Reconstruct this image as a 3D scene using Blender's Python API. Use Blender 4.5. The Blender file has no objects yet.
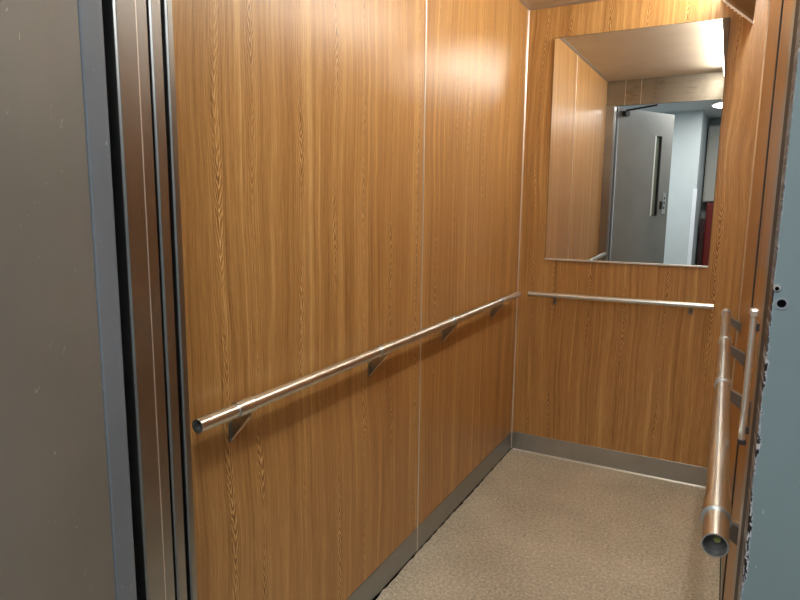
import bpy, bmesh, math
from mathutils import Vector, Matrix

S = bpy.context.scene
COL = S.collection
PI = math.pi

# ------------------------------------------------------------------ dimensions
W, H, D = 0.995, 2.2, 2.21          # inside of the lift car
YS = 1.116                           # seam between the two panels of the left wall
HZ = 2.01                            # underside of the transom over the car entrance
BB = 0.097                           # skirting height
FL, FR = 0.071, 0.948                # landing frame, inner faces
FY0, FY1 = -2.350, -2.388            # landing frame depth

# ------------------------------------------------------------------ helpers
def tag(o, label=None, cat=None, group=None, kind=None):
    if label: o['label'] = label
    if cat: o['category'] = cat
    if group: o['group'] = group
    if kind: o['kind'] = kind
    return o

def link(name, bm, mat, parent=None, smooth=False, bevel=0.0, seg=2):
    me = bpy.data.meshes.new(name)
    bmesh.ops.recalc_face_normals(bm, faces=bm.faces[:])
    bm.to_mesh(me); bm.free()
    if smooth:
        for p in me.polygons: p.use_smooth = True
        me.set_sharp_from_angle(angle=math.radians(35))
    o = bpy.data.objects.new(name, me); COL.objects.link(o)
    me.materials.append(mat)
    if parent: o.parent = parent
    if bevel:
        m = o.modifiers.new('bevel', 'BEVEL'); m.width = bevel; m.segments = seg
        m.limit_method = 'ANGLE'; m.angle_limit = math.radians(40)
    return o

def empty(name, loc=(0, 0, 0)):
    o = bpy.data.objects.new(name, None); COL.objects.link(o); o.location = loc
    o.empty_display_size = .05
    return o

def box(bm, a, b):
    (x0, y0, z0), (x1, y1, z1) = a, b
    x0, x1 = sorted((x0, x1)); y0, y1 = sorted((y0, y1)); z0, z1 = sorted((z0, z1))
    v = [bm.verts.new(p) for p in ((x0,y0,z0),(x1,y0,z0),(x1,y1,z0),(x0,y1,z0),(x0,y0,z1),(x1,y0,z1),(x1,y1,z1),(x0,y1,z1))]
    for f in ((0,3,2,1),(4,5,6,7),(0,1,5,4),(1,2,6,5),(2,3,7,6),(3,0,4,7)): bm.faces.new([v[i] for i in f])
    return bm

def boxes(*bs):
    bm = bmesh.new()
    for a, b in bs: box(bm, a, b)
    return bm

def prism(pts, axis, a, b, bm=None):
    """pts: 2D polygon in the plane normal to axis; a,b: extents along it"""
    bm = bm or bmesh.new()
    def P(p, t):
        if axis == 'x': return (t, p[0], p[1])
        if axis == 'y': return (p[0], t, p[1])
        return (p[0], p[1], t)
    A = [bm.verts.new(P(p, a)) for p in pts]; B = [bm.verts.new(P(p, b)) for p in pts]
    bm.faces.new(A); bm.faces.new(B[::-1])
    n = len(pts)
    for i in range(n): bm.faces.new((A[i], A[(i+1) % n], B[(i+1) % n], B[i]))
    return bm

def tube(p, q, r, ri=0.0, n=40, depth=None, bm=None):
    """hollow (ri>0) or solid tube from p to q"""
    bm = bm or bmesh.new()
    p, q = Vector(p), Vector(q); d = (q-p).normalized()
    a = d.orthogonal().normalized(); b = d.cross(a)
    def ring(c, rad): return [bm.verts.new(c + rad*(math.cos(2*PI*i/n)*a + math.sin(2*PI*i/n)*b)) for i in range(n)]
    def bridge(A, B):
        for i in range(n): bm.faces.new((A[i], A[(i+1) % n], B[(i+1) % n], B[i]))
    o0, o1 = ring(p, r), ring(q, r)
    bridge(o0, o1)
    if ri:
        i0, i1 = ring(p, ri), ring(q, ri)
        bridge(i0, i1); bridge(o0, i0); bridge(o1, i1)
    else:
        bm.faces.new(o0); bm.faces.new(o1[::-1])
    return bm

# ------------------------------------------------------------------ node helpers
class NT:
    def __init__(s, name):
        s.m = bpy.data.materials.new(name); s.m.use_nodes = True
        s.t = s.m.node_tree; s.b = s.t.nodes['Principled BSDF']
        s.tc = s.t.nodes.new('ShaderNodeTexCoord').outputs['Object']
    def n(s, typ, **k):
        x = s.t.nodes.new(typ)
        for a, b in k.items(): setattr(x, a, b)
        return x
    def L(s, a, b): s.t.links.new(a, b)
    def math(s, op, a, b=None, c=None, clamp=False):
        x = s.n('ShaderNodeMath', operation=op, use_clamp=clamp)
        for i, v in enumerate((a, b, c)):
            if v is None: continue
            if isinstance(v, (int, float)): x.inputs[i].default_value = v
            else: s.L(v, x.inputs[i])
        return x.outputs[0]
    def comb(s, a, b, c):
        x = s.n('ShaderNodeCombineXYZ')
        for i, v in enumerate((a, b, c)):
            if isinstance(v, (int, float)): x.inputs[i].default_value = v
            else: s.L(v, x.inputs[i])
        return x.outputs[0]
    def sep(s, v):
        x = s.n('ShaderNodeSeparateXYZ'); s.L(v, x.inputs[0]); return x.outputs
    def noise(s, vec, scale=1, detail=2, rough=.5, dist=0):
        x = s.n('ShaderNodeTexNoise'); s.L(vec, x.inputs['Vector'])
        x.inputs['Scale'].default_value = scale; x.inputs['Detail'].default_value = detail
        x.inputs['Roughness'].default_value = rough; x.inputs['Distortion'].default_value = dist
        return x.outputs['Fac']
    def mapr(s, v, a, b, c=0, d=1, smooth=False):
        x = s.n('ShaderNodeMapRange'); s.L(v, x.inputs[0])
        if smooth: x.interpolation_type = 'SMOOTHSTEP'
        for i, k in enumerate((a, b, c, d)): x.inputs[i+1].default_value = k
        return x.outputs[0]
    def ramp(s, v, stops):
        x = s.n('ShaderNodeValToRGB'); s.L(v, x.inputs[0]); e = x.color_ramp.elements
        while len(e) < len(stops): e.new(.5)
        for i, (p, c) in enumerate(stops): e[i].position = p; e[i].color = (*c, 1)
        return x.outputs[0]
    def mix(s, f, a, b, mode='MIX'):
        x = s.n('ShaderNodeMix', data_type='RGBA', blend_type=mode)
        if isinstance(f, (int, float)): x.inputs[0].default_value = f
        else: s.L(f, x.inputs[0])
        for i, v in ((6, a), (7, b)):
            if isinstance(v, tuple): x.inputs[i].default_value = (*v, 1)
            else: s.L(v, x.inputs[i])
        return x.outputs[2]
    def bump(s, h, strength=.2, dist=.001):
        x = s.n('ShaderNodeBump'); x.inputs['Strength'].default_value = strength
        x.inputs['Distance'].default_value = dist; s.L(h, x.inputs['Height'])
        s.L(x.outputs[0], s.b.inputs['Normal'])
    def set(s, color=None, rough=None, metal=None, spec=None, coat=None, coatr=None):
        def put(k, v):
            if v is None: return
            i = s.b.inputs[k]
            if isinstance(v, (int, float)): i.default_value = v
            elif isinstance(v, tuple): i.default_value = (*v, 1)
            else: s.L(v, i)
        put('Base Color', color); put('Roughness', rough); put('Metallic', metal)
        put('Specular IOR Level', spec); put('Coat Weight', coat); put('Coat Roughness', coatr)
        return s.m

def lin(r, g, b):
    f = lambda c: (c/255/12.92) if c/255 <= .04045 else ((c/255+.055)/1.055)**2.4
    return (f(r), f(g), f(b))

# ------------------------------------------------------------------ materials
def wood(name, axis, shift=0.0, tint=(1, 1, 1), period=.15, zig=1.0):
    t = NT(name); o = t.sep(t.tc)
    u = t.math('ADD', o[axis], 5.0+shift); v = o[2]
    wander = t.math('MULTIPLY', t.math('SUBTRACT', t.noise(t.comb(t.math('MULTIPLY', u, 1.3), 0, t.math('MULTIPLY', v, 1.1)), 1, 2), .5), .11)
    uw = t.math('ADD', u, wander)
    q = t.math('DIVIDE', uw, period)
    cell = t.math('FLOOR', q)
    wn = t.n('ShaderNodeTexWhiteNoise', noise_dimensions='1D'); t.L(cell, wn.inputs['W'])
    rnd = wn.outputs['Value']
    du = t.math('MULTIPLY', t.math('SUBTRACT', t.math('SUBTRACT', q, cell), t.math('ADD', t.math('MULTIPLY', rnd, .4), .3)), period)
    ad = t.math('ABSOLUTE', du)
    sgn = t.math('SUBTRACT', t.math('MULTIPLY', t.math('GREATER_THAN', t.math('FRACT', t.math('MULTIPLY', rnd, 7.3)), .35), 2.0), 1.0)
    nz = t.noise(t.comb(t.math('MULTIPLY', u, 36), rnd, t.math('MULTIPLY', v, 9)), 1, 3, .6)
    ph = t.math('ADD', t.math('ADD', t.math('MULTIPLY', ad, 130), t.math('MULTIPLY', t.math('MULTIPLY', v, sgn), 36)), t.math('MULTIPLY', nz, 3.6))
    chev = t.math('ADD', t.math('MULTIPLY', t.math('SINE', t.math('MULTIPLY', ph, 2*PI)), .5), .5)
    chev = t.math('POWER', chev, 1.5)
    brk = t.mapr(t.noise(t.comb(t.math('MULTIPLY', cell, 3.7), 0, t.math('MULTIPLY', v, 2.2)), 1, 2), .44, .60, 0, 1, True)
    mask = t.math('MULTIPLY', t.mapr(ad, .002, .016, 1, 0, True), brk)
    # long arches flanking the flames
    ph2 = t.math('ADD', t.math('ADD', t.math('MULTIPLY', ad, 150), t.math('MULTIPLY', t.math('MULTIPLY', v, sgn), 5)), t.math('MULTIPLY', nz, 2.2))
    arch = t.math('ADD', t.math('MULTIPLY', t.math('SINE', t.math('MULTIPLY', ph2, 2*PI)), .5), .5)
    amask = t.mapr(ad, .006, .05, 1, .15, True)
    streak = t.noise(t.comb(t.math('MULTIPLY', uw, 95), 0, t.math('MULTIPLY', v, 1.6)), 1, 4, .6)
    fine = t.noise(t.comb(t.math('MULTIPLY', uw, 420), 3, t.math('MULTIPLY', v, 14)), 1, 3, .65)
    grit = t.noise(t.comb(t.math('MULTIPLY', u, 600), 3, t.math('MULTIPLY', v, 330)), 1, 2, .6)
    broad = t.noise(t.comb(t.math('MULTIPLY', uw, 14), 0, t.math('MULTIPLY', v, .55)), 1, 2, .5)
    def term(a, k): return t.math('MULTIPLY', t.math('SUBTRACT', a, .5), k)
    val = t.math('ADD', .5, term(broad, .40))
    val = t.math('ADD', val, term(streak, .60))
    band = t.noise(t.comb(t.math('MULTIPLY', uw, 46), 7, t.math('MULTIPLY', v, .8)), 1, 2, .5)
    val = t.math('ADD', val, t.mapr(band, .56, .66, 0, .13, True))
    val = t.math('SUBTRACT', val, t.mapr(band, .42, .34, 0, .10, True))
    val = t.math('ADD', val, term(fine, .55))
    val = t.math('ADD', val, term(grit, .34))
    val = t.math('ADD', val, t.math('MULTIPLY', term(chev, .62*zig), mask))
    val = t.math('ADD', val, t.math('MULTIPLY', term(arch, .16), amask))
    c = t.ramp(val, [(.08, lin(112, 77, 41)), (.34, lin(163, 119, 68)), (.50, lin(185, 139, 83)), (.66, lin(205, 162, 103)), (.92, lin(229, 195, 138))])
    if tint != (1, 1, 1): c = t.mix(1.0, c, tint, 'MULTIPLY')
    t.bump(t.math('ADD', t.math('MULTIPLY', fine, .6), t.math('MULTIPLY', grit, .4)), .06, .0006)
    return t.set(c, t.mapr(fine, .3, .7, .29, .35), 0, .5)

def steel(name, col=(.60, .57, .53), rough=.26, axis=2, stretch=300, var=.06, metal=1.0, smudge=.08, bump=.05):
    t = NT(name); o = t.sep(t.tc)
    sc = [stretch, stretch, stretch]; sc[axis] = 3
    br = t.noise(t.comb(*[t.math('MULTIPLY', o[i], sc[i]) for i in range(3)]), 1, 3, .6)
    sm = t.noise(t.tc, 6, 4, .6)
    r = t.math('ADD', t.mapr(br, .3, .7, rough-var, rough+var), t.math('MULTIPLY', t.math('SUBTRACT', sm, .5), smudge*2))
    c = t.mix(t.mapr(sm, .35, .7, 0, 1), tuple(x*.86 for x in col), col)
    if bump: t.bump(br, bump, .0004)
    return t.set(c, r, metal)

def plain(name, col, rough=.5, metal=0.0, spec=.5, noise_amp=.0, scale=8, bump=0, bscale=200):
    t = NT(name)
    c = col
    if noise_amp:
        n = t.noise(t.tc, scale, 4, .6)
        c = t.mix(t.mapr(n, .3, .7), tuple(x*(1-noise_amp) for x in col), tuple(min(1, x*(1+noise_amp)) for x in col))
    if bump: t.bump(t.noise(t.tc, bscale, 3), bump, .0006)
    return t.set(c, rough, metal, spec)

def emit(name, col, strength):
    t = NT(name); t.set((.8, .8, .8), .5)
    t.b.inputs['Emission Color'].default_value = (*col, 1)
    t.b.inputs['Emission Strength'].default_value = strength
    return t.m

M = {}
M['wood_left_front'] = wood('laminate left front', 1, 0.0)
M['wood_left_rear'] = wood('laminate left rear', 1, 2.37)
M['wood_back'] = wood('laminate back', 0, 1.13, period=.165, zig=.85)
M['wood_right'] = wood('laminate right', 1, 4.1)
M['steel'] = steel('satin steel')
M['rail'] = steel('rail steel', (.82, .84, .83), .30, 1, 40, .0, smudge=.03, bump=0)
M['rail_x'] = steel('rail steel across', (.82, .84, .83), .30, 0, 40, .0, smudge=.03, bump=0)
M['skirting'] = steel('skirting steel', (.40, .42, .43), .36, 1, 260, .05, smudge=.12)
M['skirting_x'] = steel('skirting steel across', (.52, .54, .55), .36, 0, 260, .05, smudge=.14)
M['jamb'] = steel('jamb steel', (.42, .43, .43), .34, 2, 420, .05, smudge=.06)
M['transom'] = steel('transom steel', (.34, .32, .28), .32, 0, 420, .05)
M['alu'] = plain('bright aluminium', (.90, .87, .82), .38, .85)
M['bracket'] = plain('bracket steel', (.36, .34, .31), .3, 1.0)
M['black'] = plain('black recess', (.003, .003, .003), .9, 0, 0)
M['dark'] = plain('dark shaft metal', (.03, .03, .032), .6)
M['shell'] = plain('car shell', (.16, .16, .16), .6)

def m_floor():
    t = NT('speckled beige vinyl')
    a = t.noise(t.tc, 260, 3, .65); b = t.noise(t.tc, 90, 3, .6); g = t.noise(t.tc, 3, 3)
    sp = t.noise(t.tc, 150, 1, .5)
    v = t.math('ADD', t.math('ADD', t.math('MULTIPLY', a, .5), t.math('MULTIPLY', b, .35)), t.math('MULTIPLY', g, .15))
    c = t.ramp(v, [(.36, lin(120, 116, 102)), (.46, lin(182, 176, 158)), (.54, lin(210, 204, 185)), (.64, lin(246, 240, 222))])
    c = t.mix(t.mapr(sp, .74, .80, 0, .55), c, lin(96, 80, 60))
    t.bump(t.math('ADD', a, b), .35, .0015)
    return t.set(c, .62, 0, .35)
M['floor'] = m_floor()
M['ceiling'] = plain('ceiling panel', lin(214, 204, 188), .5, 0.0, .5, .05, 5, .04, 60)
M['mirror'] = plain('mirror glass', (.90, .90, .885), .0, 1.0)
M['mirror_edge'] = plain('mirror edge glass', (.05, .055, .05), .2)
M['diffuser'] = emit('added fill glow', (1.0, .93, .82), 36)
M['hall_lamp'] = emit('hall lamp glow', (1.0, .97, .92), 14)

def m_paint(name, col, edge=None, streaky=False):
    """gloss paint with scuffs; edge=(x, side) lets it flake off along a vertical arris"""
    t = NT(name); o = t.sep(t.tc)
    g = t.noise(t.tc, 3.5, 4, .6)
    c = t.mix(t.mapr(g, .3, .7), tuple(x*.9 for x in col), tuple(x*1.08 for x in col))
    # tiny scratches
    sc = t.noise(t.comb(t.math('MULTIPLY', o[0], 120), t.math('MULTIPLY', o[1], 120), t.math('MULTIPLY', o[2], 60)), 1, 2, .5, 1.2)
    c = t.mix(t.mapr(sc, .735, .755, 0, .5), c, tuple(min(1, x*2.6) for x in col))
    h = t.noise(t.tc, 120, 3)
    if edge is not None:
        d = t.math('ABSOLUTE', t.math('SUBTRACT', o[0], edge))
        big = t.noise(t.comb(0, 0, t.math('MULTIPLY', o[2], 14)), 1, 4, .75)
        fl = t.noise(t.comb(t.math('MULTIPLY', o[0], 260), t.math('MULTIPLY', o[1], 200), t.math('MULTIPLY', o[2], 90)), 1, 4, .65)
        lowz = t.mapr(o[2], 1.22, 1.05, .12, 1)
        reach = t.math('MULTIPLY', t.math('MULTIPLY', t.mapr(big, .40, .66, .0002, .0052), lowz), 1)
        f = t.math('SUBTRACT', t.math('ADD', reach, t.math('MULTIPLY', t.math('SUBTRACT', fl, .5), .007)), d)
        m1 = t.mapr(f, 0, .0006)
        m2 = t.mapr(t.noise(t.comb(t.math('MULTIPLY', o[0], 420), 9, t.math('MULTIPLY', o[2], 170)), 1, 3, .6), .50, .56)
        chip = t.mix(m2, lin(20, 18, 18), lin(168, 168, 172))
        rim = t.math('MULTIPLY', t.mapr(f, -.0007, -.0001), t.math('SUBTRACT', 1, m1))
        c = t.mix(rim, c, lin(134, 142, 152))
        c = t.mix(m1, c, chip)
        h = t.math('SUBTRACT', h, t.math('MULTIPLY', m1, 4))
    t.bump(h, .12, .0006)
    return t.set(c, .40, 0, .5)
M['frame_paint'] = m_paint('grey-green frame paint', lin(106, 121, 125), edge=FR)
M['frame_left'] = m_paint('bluish-lit frame paint', lin(118, 124, 132))  # frame paint with the bluish light on it mixed into the colour
M['door_paint'] = m_paint('grey door paint', lin(133, 131, 126))
M['hall_wall'] = plain('pale hall wall', lin(192, 203, 207), .6, 0, .3, .02)
M['hall_dark'] = plain('grey cabinet paint', lin(176, 176, 170), .5)
M['red'] = plain('dark red paint', lin(112, 24, 20), .4)
M['maroon'] = plain('maroon paint', lin(46, 14, 16), .5)
M['guard'] = plain('corner guard', lin(225, 232, 240), .35)
M['hall_floor'] = plain('hall floor', lin(120, 116, 110), .5, 0, .4, .06, 20)
M['white'] = plain('white bead', lin(225, 225, 220), .4)
M['plate'] = plain('lock plate', (.62, .62, .60), .35, .8)
M['glass'] = plain('wired glass', lin(120, 124, 108), .12, 0, .6)
M['lip'] = emit('glowing lip', (1.0, .72, .48), .35)  # glow put into the lip in place of light from behind
M['yellow'] = plain('yellow reflection', lin(110, 116, 62), .5)  # colour of the reflection seen inside the right rail end

# ------------------------------------------------------------------ the car: shell, walls, floor, ceiling
T = .02
def struct(name, o): o['kind'] = 'structure'; return o

wl = link('wall_left', boxes(((-.045, 0.045, 0), (-T, -D, H))), M['shell']); struct('', wl)
link('panel', boxes(((-T, -YS+.0022, BB), (0, -.0005, H))), M['wood_left_rear'], wl)
link('panel', boxes(((-T, -D, BB), (0, -YS-.0022, H))), M['wood_left_front'], wl)

wb = link('wall_back', boxes(((-T, T, 0), (W+T, .045, H))), M['shell']); struct('', wb)
link('panel', boxes(((0.0005, 0, BB), (W-.0005, T, H))), M['wood_back'], wb)

wr = link('wall_right', boxes(((W+T, 0.045, 0), (W+.045, -D, H))), M['shell']); struct('', wr)
link('panel', boxes(((W, -1.03+.0022, BB), (W+T, -.0005, H))), M['wood_right'], wr)
link('panel', boxes(((W, -D, BB), (W+T, -1.03-.0022, H))), M['wood_right'], wr)

struct('', link('ceiling', boxes(((-.045, .045, H), (W+.045, -2.34, H+.03))), M['ceiling']))
fl = struct('', link('floor', boxes(((-.045, .045, -.03), (W+.045, -2.33, -.004))), M['black']))
# sheet vinyl with a slightly ragged left edge
bm = bmesh.new(); pts = []
n = 90
for i in range(n+1):
    y = -.004 - i*(D-.004)/n
    j = .0045 + .0022*math.sin(i*1.7)*math.sin(i*.61+1) + .0016*math.sin(i*3.9)
    if -1.75 < y < -1.25 or -.75 < y < -.45: j += .0025*abs(math.sin(i*2.3))
    pts.append((j, y))
pts += [(W-.004, -D), (W-.004, -.004)]
prism(pts, 'z', -.004, 0, bm)
link('floor_covering', bm, M['floor'], fl)

def skirting(name, a, b, mat):
    o = link(name, boxes((a, b)), mat, bevel=.0008, seg=1); return struct('', o)
skirting('baseboard_left', (-T, -YS+.002, 0.002), (.0015, -.003, BB), M['skirting'])
skirting('baseboard_left', (-T, -D, 0.002), (.0015, -YS-.002, BB), M['skirting'])
skirting('baseboard_back', (.003, -.0015, .004), (W-.003, T, BB), M['skirting_x'])
skirting('baseboard_right', (W-.0015, -D, .002), (W+T, -.003, BB), M['skirting'])
# thin cove strip lying at the foot of the back skirting
struct('', link('trim_5', prism([(-.0015, .0), (-.010, .0), (-.009, .003), (-.0015, .006)], 'x', .012, W-.006), M['alu']))

# bright aluminium joint strips
def strip(name, bm): return struct('', link(name, bm, M['alu'], bevel=.0006, seg=1))
strip('trim_1', boxes(((-.004, -YS-.0030, .004), (.0028, -YS+.0030, H-.001))))
strip('trim_2', prism([(0.0, -.0065), (.0045, -.0042), (.0065, -.0), (0, 0)], 'z', .003, H-.004))
strip('trim_3', prism([(W, -.0065), (W-.0045, -.0042), (W-.0065, 0), (W, 0)], 'z', .003, H-.004))
struct('', link('trim_4', boxes(((W-.0040, -1.03-.010, .004), (W+.004, -1.03+.0022, H-.001))), M['dark']))
M['angle'] = plain('ceiling angle', (.55, .51, .46), .4, .8)
struct('', link('trim_6', prism([(0, H), (0, H-.008), (.002, H-.008), (.013, H-.002), (.013, H)], 'y', -.0, -D), M['angle']))
struct('', link('trim_7', prism([(0, H), (0, H-.009), (-.002, H-.009), (-.012, H-.002), (-.012, H)], 'x', 0.013, W), M['angle']))

# transom across the entrance (inside), three lengths with joints
tr = link('wall_front', boxes(((.0, -D-.012, HZ), (W, -D-.0345, H))), M['shell']); struct('', tr)
for x0, x1 in ((.001, .136), (.139, .252), (.255, W-.001)):
    link('transom_plate', boxes(((x0, -D, HZ), (x1, -D-.012, H-.001))), M['transom'], tr)
link('transom_joint', boxes(((.136, -D+.001, HZ), (.139, -D-.010, H-.002)), ((.252, -D+.001, HZ), (.255, -D-.010, H-.002))), M['alu'], tr)
# entrance returns
struct('', link('trim_8', prism([(-.02, -2.2102), (.061, -2.2102), (.061, -2.2215), (.058, -2.2245), (-.02, -2.2245)], 'z', 0, HZ), M['jamb'], bevel=.0006, seg=1))
rj = link('trim_9', boxes(((.951, -2.2115, 0), (W+.045, -2.262, HZ))), M['jamb'], bevel=.001); struct('', rj)
link('return_strip', boxes(((.950, -2.270, .0), (W+.045, -2.345, H-.1))), M['dark'], rj, bevel=.001)
# door-operator housing over the sliding doors
struct('', link('trim_10', boxes(((-.75, -2.2445, H-.10), (W+.045, -2.34, H))), M['dark']))
# car and landing sill
struct('', link('trim_11', boxes(((-.1, -D-.0005, -.03), (1.06, -2.335, -.001))), M['skirting_x']))

# telescopic sliding doors, parked at the left, leading edges showing
def slide(y0, y1, xe, label, ridge=None):
    t = empty('sliding_door', (xe-.3, (y0+y1)/2, 0))
    tag(t, label, 'lift door', 'telescopic car doors parked at the left')
    o = link('door_leaf', prism([(xe-.45, y0), (xe, y0), (xe, y1+.003), (xe-.0032, y1), (xe-.45, y1)], 'z', .004, H-.105), M['jamb'], bevel=.0006, seg=1)
    o.parent = t; o.matrix_parent_inverse = Matrix.Translation(-Vector(t.location))
    if ridge:
        e = link('edge_seam', boxes(((xe-.004, ridge-.0010, .004), (xe+.0006, ridge+.0006, H-.106))), M['alu'])
        e.parent = t; e.matrix_parent_inverse = Matrix.Translation(-Vector(t.location))
    return t
slide(-2.2350, -2.2565, .061, 'narrow steel edge of the inner sliding lift door, next to the wood panel')
slide(-2.2640, -2.3240, .062, 'wide steel edge of the outer sliding lift door, beside the black gap', ridge=-2.2850)
struct('', link('trim_12', boxes(((-.30, -2.226, .001), (-.20, -2.35, H-.11))), M['black']))

# ------------------------------------------------------------------ landing: frame, wall, door, hall
fz = 2.03
lf = link('door_frame', boxes(((FL-.11, FY0, -.001), (FL, FY1, fz))), M['frame_left'], bevel=.003)
struct('', lf); lf.name = 'trim_13'
rf = link('trim_14', boxes(((FR, FY0, -.001), (FR+.14, FY1, fz))), M['frame_paint'], bevel=.0018); struct('', rf)
struct('', link('trim_15', boxes(((FL-.11, FY0, fz), (FR+.14, FY1, fz+.09))), M['frame_left'], bevel=.003))
struct('', link('wall_landing', boxes(((-1.3, FY0, 0), (FL-.112, FY1+.006, 2.3)), ((FR+.142, FY0, 0), (2.4, FY1+.006, 2.3)), ((FL-.112, FY0, fz+.092), (FR+.142, FY1+.006, 2.3))), M['hall_wall']))
# lock keep details on the right jamb
def disc(c, r, depth, mat, name, parent, axis=(0, -1, 0), n=24):
    a = Vector(c); return link(name, tube(a, a+Vector(axis)*depth, r, n=n), mat, parent, smooth=False)
k = link('keeper_hole', tube((.9552, FY1+.0005, 1.1825), (.9552, FY1-.0006, 1.1825), .0052, .0034), M['frame_left'], rf)
disc((.9552, FY1-.0001, 1.1825), .0036, .0003, M['black'], 'hole', k)
k = link('screw', tube((.9508, FY1+.0005, 1.1955), (.9508, FY1-.0014, 1.1955), .0028), M['plate'], rf)
disc((.9508, FY1-.0014, 1.1948), .0016, .0002, M['black'], 'slot', k)

# landing door, swung open, hinged on the left jamb
ang = math.radians(-64.4)
hx, hy = FL, -2.3885
U = Vector((math.cos(ang), math.sin(ang), 0)); N = Vector((-U.y, U.x, 0))
def dp(u, w, z): return Vector((hx, hy, 0)) + U*u + N*w + Vector((0, 0, z))
def dbox(bm, u0, u1, w0, w1, z0, z1):
    v = [bm.verts.new(dp(*p)) for p in ((u0,w0,z0),(u1,w0,z0),(u1,w1,z0),(u0,w1,z0),(u0,w0,z1),(u1,w0,z1),(u1,w1,z1),(u0,w1,z1))]
    for f in ((0,3,2,1),(4,5,6,7),(0,1,5,4),(1,2,6,5),(2,3,7,6),(3,0,4,7)): bm.faces.new([v[i] for i in f])
    return bm
d = bpy.data.objects.new('door_1', None); COL.objects.link(d); d['kind'] = 'structure'
DT = 2.02; wu0, wu1, wz0, wz1 = .545, .655, 1.13, 1.825
bm = bmesh.new()
# hinge-side piece with its back cut away so it clears the frame
P = [dp(.004, 0, 0), dp(.02, 0, 0), dp(.09, 0, 0), dp(.09, -.04, 0), dp(.035, -.016, 0)]
pl = [(p.x, p.y) for p in P]
prism(pl, 'z', .01, DT, bm)
dbox(bm, .09, wu0, -.04, 0, .01, DT)
dbox(bm, wu1, .83, -.04, 0, .01, DT)
dbox(bm, wu0, wu1, -.04, 0, .01, wz0)
dbox(bm, wu0, wu1, -.04, 0, wz1, DT)
link('door_leaf', bm, M['door_paint'], d)
link('window_pane', dbox(bmesh.new(), wu0, wu1, -.022, -.018, wz0, wz1), M['glass'], d)
link('glazing_bead', dbox(bmesh.new(), wu0, wu0+.018, -.018, .004, wz0, wz1), M['white'], d)
bm = bmesh.new(); dbox(bm, wu1-.008, wu1, -.018, .003, wz0, wz1); dbox(bm, wu0+.018, wu1-.008, -.018, .002, wz0, wz0+.008)
link('glazing_bead', bm, M['dark'], d)
lp = link('lock_plate', dbox(bmesh.new(), .732, .785, 0, .003, 1.145, 1.335), M['plate'], d, bevel=.001)
for zz in (1.285, 1.245, 1.200):
    link('keyhole', dbox(bmesh.new(), .750, .768, .003, .0036, zz-.009, zz+.009), M['black'], lp)
link('pull_handle', dbox(bmesh.new(), .690, .715, .0, .018, 1.19, 1.26), M['dark'], d, bevel=.003)
# closer arm under the head of the frame
ca = link('closer_arm', dbox(bmesh.new(), .05, .11, 0, .03, 1.955, 1.995), M['dark'], d, bevel=.002)
bm = bmesh.new()
a, b = dp(.08, .015, 2.0), Vector((.36, -2.375, 2.018))
tube(a, b, .007, n=10, bm=bm); link('closer_rod', bm, M['dark'], ca)

# hall beyond
struct('', link('floor_hall', boxes(((-1.3, -2.337, -.03), (2.4, -5.9, -.002))), M['hall_floor']))
struct('', link('ceiling_hall', boxes(((-1.3, FY1+.006, 2.215), (2.4, -5.9, 2.26))), plain('hall ceiling', lin(196, 202, 204), .6)))
struct('', link('wall_opposite', prism([(-1.3, -4.6), (.595, -4.6), (.632, -5.56), (-1.3, -5.56)], 'z', 0, 2.215), M['hall_wall']))
struct('', link('wall_far', boxes(((.5, -5.6, 0), (2.4, -5.7, 2.215))), M['hall_wall']))
struct('', link('wall_side', boxes(((-1.4, FY1, 0), (-1.3, -5.7, 2.215))), M['hall_wall']))
struct('', link('wall_end', boxes(((2.4, FY1, 0), (2.5, -5.7, 2.215))), M['hall_wall']))
struct('', link('trim_16', prism([(.560, -4.594), (.601, -4.594), (.603, -4.65), (.597, -4.65), (.5955, -4.5995), (.560, -4.5995)], 'z', 0, 1.38), M['guard']))

c1 = empty('wall_cabinet', (.8, -5.5, 1.22))
tag(c1, 'grey wall cabinet seen in the mirror, above the red cabinet', 'cabinet')
def child(o, t):
    o.parent = t; o.matrix_parent_inverse = Matrix.Translation(-Vector(t.location)); return o
child(link('carcass', boxes(((.640, -5.35, 1.225), (1.20, -5.60, 2.12))), M['hall_dark'], bevel=.004), c1)
child(link('door', boxes(((.655, -5.335, 1.235), (1.19, -5.35, 2.11))), M['hall_dark'], bevel=.003), c1)
c2 = empty('floor_cabinet', (.8, -5.45, 0))
tag(c2, 'dark red cabinet seen in the mirror, standing below the grey wall cabinet', 'cabinet')
child(link('carcass', boxes(((.690, -5.30, .0), (1.20, -5.60, 1.215))), M['red'], bevel=.004), c2)
child(link('door', boxes(((.70, -5.285, .05), (1.19, -5.30, 1.20))), M['red'], bevel=.003), c2)
c3 = link('storage_box', boxes(((.640, -5.15, 0), (.687, -5.30, 1.03))), M['maroon'], bevel=.004)
tag(c3, 'narrow blackish maroon box seen in the mirror, at the left of the red cabinet', 'box')

def hall_lamp(x, y, label):
    t = empty('ceiling_lamp', (x, y, 2.215)); tag(t, label, 'ceiling light')
    a = link('rim', tube((x, y, 2.215), (x, y, 2.195), .285, .27), M['white']); child(a, t)
    b = link('diffuser', tube((x, y, 2.213), (x, y, 2.190), .269), M['hall_lamp']); child(b, t)
hall_lamp(.97, -4.10, 'round white glowing hall lamp seen at the top right of the mirror')
def area(name, loc, rot, sx, sy, power, col):
    l = bpy.data.lights.new(name, 'AREA'); l.shape = 'RECTANGLE'; l.size = sx; l.size_y = sy
    l.energy = power; l.color = col
    o = bpy.data.objects.new(name, l); COL.objects.link(o); o.location = loc; o.rotation_euler = rot
    return o
area('hall_light', (.62, -3.4, 2.208), (0, 0, 0), .6, .35, 22, (1.0, .97, .90))  # added fill, out of view, to brighten the lower back wall of the car
area('hall_light', (.9, -3.0, 2.20), (0, 0, 0), .9, .5, 9, (.86, .95, 1.0))
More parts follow.
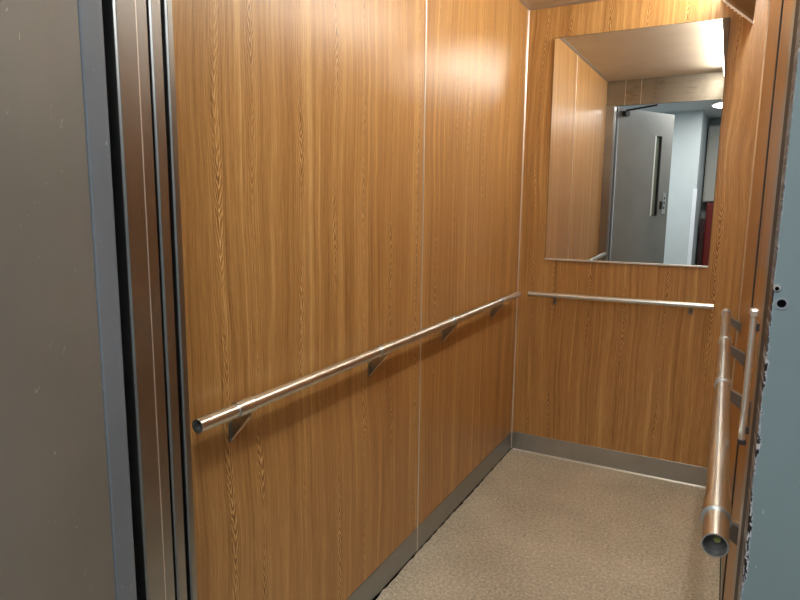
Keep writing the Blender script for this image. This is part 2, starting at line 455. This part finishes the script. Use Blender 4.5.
area('hall_light', (-.6, -3.9, 2.20), (0, 0, 0), .6, .5, 10, (.86, .95, 1.0))

# ------------------------------------------------------------------ car lighting
ld = link('fill_strip', boxes(((.8145, -.03, 2.134), (.8175, -1.97, H-.002))), M['diffuser'])  # glowing face added on the hidden side of the cowl to light the car
cl = empty('fill_light', (.77, -1.1, H)); tag(cl, 'long glowing strip added unseen as main light under the lift ceiling, running along the left side of the cowl', 'ceiling light')
child(ld, cl)
# sloping laminate cowl along the top of the right wall
cw = empty('light_cowl', (.88, -1.1, H-.1))
tag(cw, 'sloping wooden light cowl with a pale lower lip, high in the far right corner', 'light cowl')
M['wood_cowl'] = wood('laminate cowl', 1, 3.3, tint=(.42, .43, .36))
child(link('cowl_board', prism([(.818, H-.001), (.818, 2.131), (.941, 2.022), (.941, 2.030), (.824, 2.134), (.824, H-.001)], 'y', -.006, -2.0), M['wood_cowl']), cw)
bm = bmesh.new()
prism([(.8165, 2.1310), (.8165, 2.1250), (.941, 2.0150), (.944, 2.0190), (.944, 2.030), (.941, 2.0215), (.821, 2.1295)], 'y', -.003, -.014, bm)
for i in range(5):
    f = .22+i*.11
    box(bm, (.8165+(.125)*f-.004, -.003, 2.128-.110*f-.007), (.8165+.125*f+.004, -.013, 2.128-.110*f))
child(link('lip', bm, M['lip']), cw)
area('cowl_lamp', (.968, -1.0, 2.15), (0, 0, 0), .03, 1.8, 6, (1.0, .92, .80))

# ------------------------------------------------------------------ mirror
mx0, mx1, mz0, mz1 = .1367, .8559, 1.0185, 2.0462
tz = -.0136
mr = empty('wall_mirror', (0, 0, mz0))
tag(mr, 'large frameless rectangular mirror with a thin steel bottom rail, on the back wall', 'mirror')
def tilt(bm):
    # leans with its top a touch nearer the wall
    for v in bm.verts: v.co.y += -tz*(v.co.z-mz0) * -1
    return bm
# plane normal (0,-1,tz): points satisfy -(y-y0)+tz(z-z0)=0  -> y=y0+tz(z-z0)
def tiltp(bm):
    for v in bm.verts: v.co.y += tz*(v.co.z-mz0)
    return bm
child(link('glass', tiltp(boxes(((mx0, -.0060, mz0), (mx1, -.0057, mz1)))), M['mirror']), mr)
child(link('backing', boxes(((mx0-.0012, -.0055, mz0), (mx1+.0012, -.0004, mz0+.02))), M['mirror_edge']), mr)
child(link('edge', prism([(-.0057, mz0), (-.0002, mz0), (-.0002, mz1+.002), (-.0057+tz*(mz1-mz0), mz1+.002)], 'x', mx0-.0012, mx1+.0012), M['mirror_edge']), mr)
child(link('bottom_rail', boxes(((mx0-.002, -.012, mz0-.006), (mx1+.002, -.0003, mz0+.0015))), M['alu'], bevel=.0008), mr)

# ------------------------------------------------------------------ handrails
def handrail(label, p, q, wall, axis, pos, r=.0142, near_reflection=None, sleeves=True):
    """p near end, q far end; wall = coordinate of the wall face, on the other axis"""
    p, q = Vector(p), Vector(q)
    t = empty('handrail', tuple(p)); tag(t, label, 'handrail')
    mt = M['rail'] if axis == 'y' else M['rail_x']
    child(link('tube', tube(p, q, r, r-.0018, 48), mt, smooth=True), t)
    d = (q-p).normalized()
    for end, s in ((p, 1), (q, -1)):
        child(link('end_disc', tube(end+d*s*.012, end+d*s*.014, r-.0017, n=32), M['dark']), t)
    for c in pos:
        if axis == 'y': f = (c-p.y)/(q.y-p.y)
        else: f = (c-p.x)/(q.x-p.x)
        m = p.lerp(q, f)
        if sleeves:
            sl = link('sleeve', tube(m-d*.022, m+d*.026, r+.0022, r-.0002, 48), mt, smooth=True); child(sl, t)
            gr = link('sleeve_ring', tube(m-d*.0240, m-d*.0220, r+.0030, r-.0002, 48), mt, smooth=True); child(gr, t)
        # gusset bracket: thin blade from beneath the rail down to the wall
        if axis == 'y':
            s = 1 if wall < m.x else -1
            y0 = m.y+.018
            pts = [(wall+s*.0005, m.z-.088), (wall+s*.0005, m.z-.050), (wall+s*.030, m.z-.018), (m.x-s*.006, m.z-r+.003), (m.x+s*.006, m.z-r+.001), (m.x+s*.002, m.z-r-.010)]
            if s < 0:
                pts = [(m.x+.004, m.z-.012), (wall-.0005, m.z-.040), (wall-.0005, m.z-.080), (m.x+.010, m.z-.036)]
            bm = prism(pts, 'y', y0-.0015, y0+.0015)
            br = link('bracket', bm, M['bracket']); child(br, t)
            bp = link('wall_plate', boxes(((wall+s*.0004, y0-.007, m.z-.093), (wall+s*.002, y0+.007, m.z-.045))), M['bracket'], bevel=.0006); child(bp, t)
            if s < 0:
                ed = link('bracket_edge', prism([(m.x+.004, m.z-.012), (wall-.0005, m.z-.040), (wall-.0005, m.z-.0365), (m.x+.004, m.z-.0085)], 'y', y0-.005, y0+.005), M['rail']); child(ed, t)
                continue
            ed = link('bracket_edge', prism([(wall+s*.0005, m.z-.091), (m.x+s*.003, m.z-r-.010), (m.x+s*.003, m.z-r-.007), (wall+s*.0005, m.z-.088)], 'y', y0-.004, y0+.004), M['rail']); child(ed, t)
        else:
            pts = [(wall-.0005, m.z-.045), (wall-.0005, m.z-.010), (m.y+.004, m.z-r+.002), (m.y-.006, m.z-r+.001), (m.y-.002, m.z-r-.010)]
            br = link('bracket', prism(pts, 'x', m.x-.003, m.x+.003), M['bracket']); child(br, t)
            bp = link('wall_plate', boxes(((m.x-.009, wall-.0004, m.z-.050), (m.x+.009, wall-.003, m.z-.008))), M['bracket'], bevel=.0006); child(bp, t)
    if near_reflection:
        child(link('end_reflection', tube(p+d*.008+Vector((.002, 0, .004)), p+d*.012+Vector((.002, 0, .004)), .0042, n=7), M['yellow']), t)  # reflection in the open tube end, shaped as a small coloured lump
    return t

handrail('round steel handrail along the left wood wall with an open near end', (.0550, -2.188, .8425), (.0520, -.155, .8515), 0.0, 'y', [-2.062, -1.478, -.945, -.40])
handrail('short round steel handrail on the back wall under the mirror', (.077, -.062, .8450), (.893, -.062, .8500), 0.0, 'x', [.194, .803], r=.0125, sleeves=False)
handrail('round steel handrail pointing at the camera along the right wall', (.9285, -2.215, .867), (.9410, -.270, .862), W, 'y', [-2.12, -1.43, -.89, -.30], r=.0150, near_reflection=True)

# vertical bar on the right wall behind the handrail
vb = empty('grab_bar', (.97, -1.83, .86))
tag(vb, 'short vertical steel bar with a capped top on the right wall, behind the handrail', 'grab bar')
vx, vy = .9635, -1.815
child(link('bar', tube((vx, vy, .868), (vx, vy, 1.084), .0058, n=24), M['alu'], smooth=False), vb)
child(link('cap', boxes(((vx-.0065, vy-.011, 1.084), (vx+.0065, vy+.011, 1.097))), M['alu'], bevel=.003), vb)
child(link('foot', boxes(((vx-.006, vy-.008, .860), (vx+.007, vy+.008, .868))), M['dark'], bevel=.001), vb)  # foot bracket, coloured dark for the shadow under the bar
for zz in (.88, 1.06):
    child(link('standoff', boxes(((vx+.005, vy-.005, zz), (W, vy+.005, zz+.012))), M['dark']), vb)

# ------------------------------------------------------------------ world, camera, view
w = bpy.data.worlds.new('World'); S.world = w; w.use_nodes = True
w.node_tree.nodes['Background'].inputs[0].default_value = (.75, .85, 1, 1)
w.node_tree.nodes['Background'].inputs[1].default_value = .05

f, yaw, pitch, roll = 604.119, .4894, -.1517, .0118
cx, cy, cz = .9085, -2.9772, 1.2578
fw = Vector((-math.sin(yaw)*math.cos(pitch), math.cos(yaw)*math.cos(pitch), math.sin(pitch)))
r0 = Vector((math.cos(yaw), math.sin(yaw), 0)); u0 = r0.cross(fw)
rt = r0*math.cos(roll) + u0*math.sin(roll); up = u0*math.cos(roll) - r0*math.sin(roll)
cam = bpy.data.cameras.new('Camera'); co = bpy.data.objects.new('Camera', cam); COL.objects.link(co)
mat = Matrix((rt, up, -fw)).transposed().to_4x4(); mat.translation = Vector((cx, cy, cz))
co.matrix_world = mat
cam.sensor_fit = 'HORIZONTAL'; cam.sensor_width = 36; cam.lens = f*36/800
cam.clip_start = .01
S.camera = co
S.view_settings.view_transform = 'Standard'
S.view_settings.look = 'None'
S.view_settings.exposure = 0
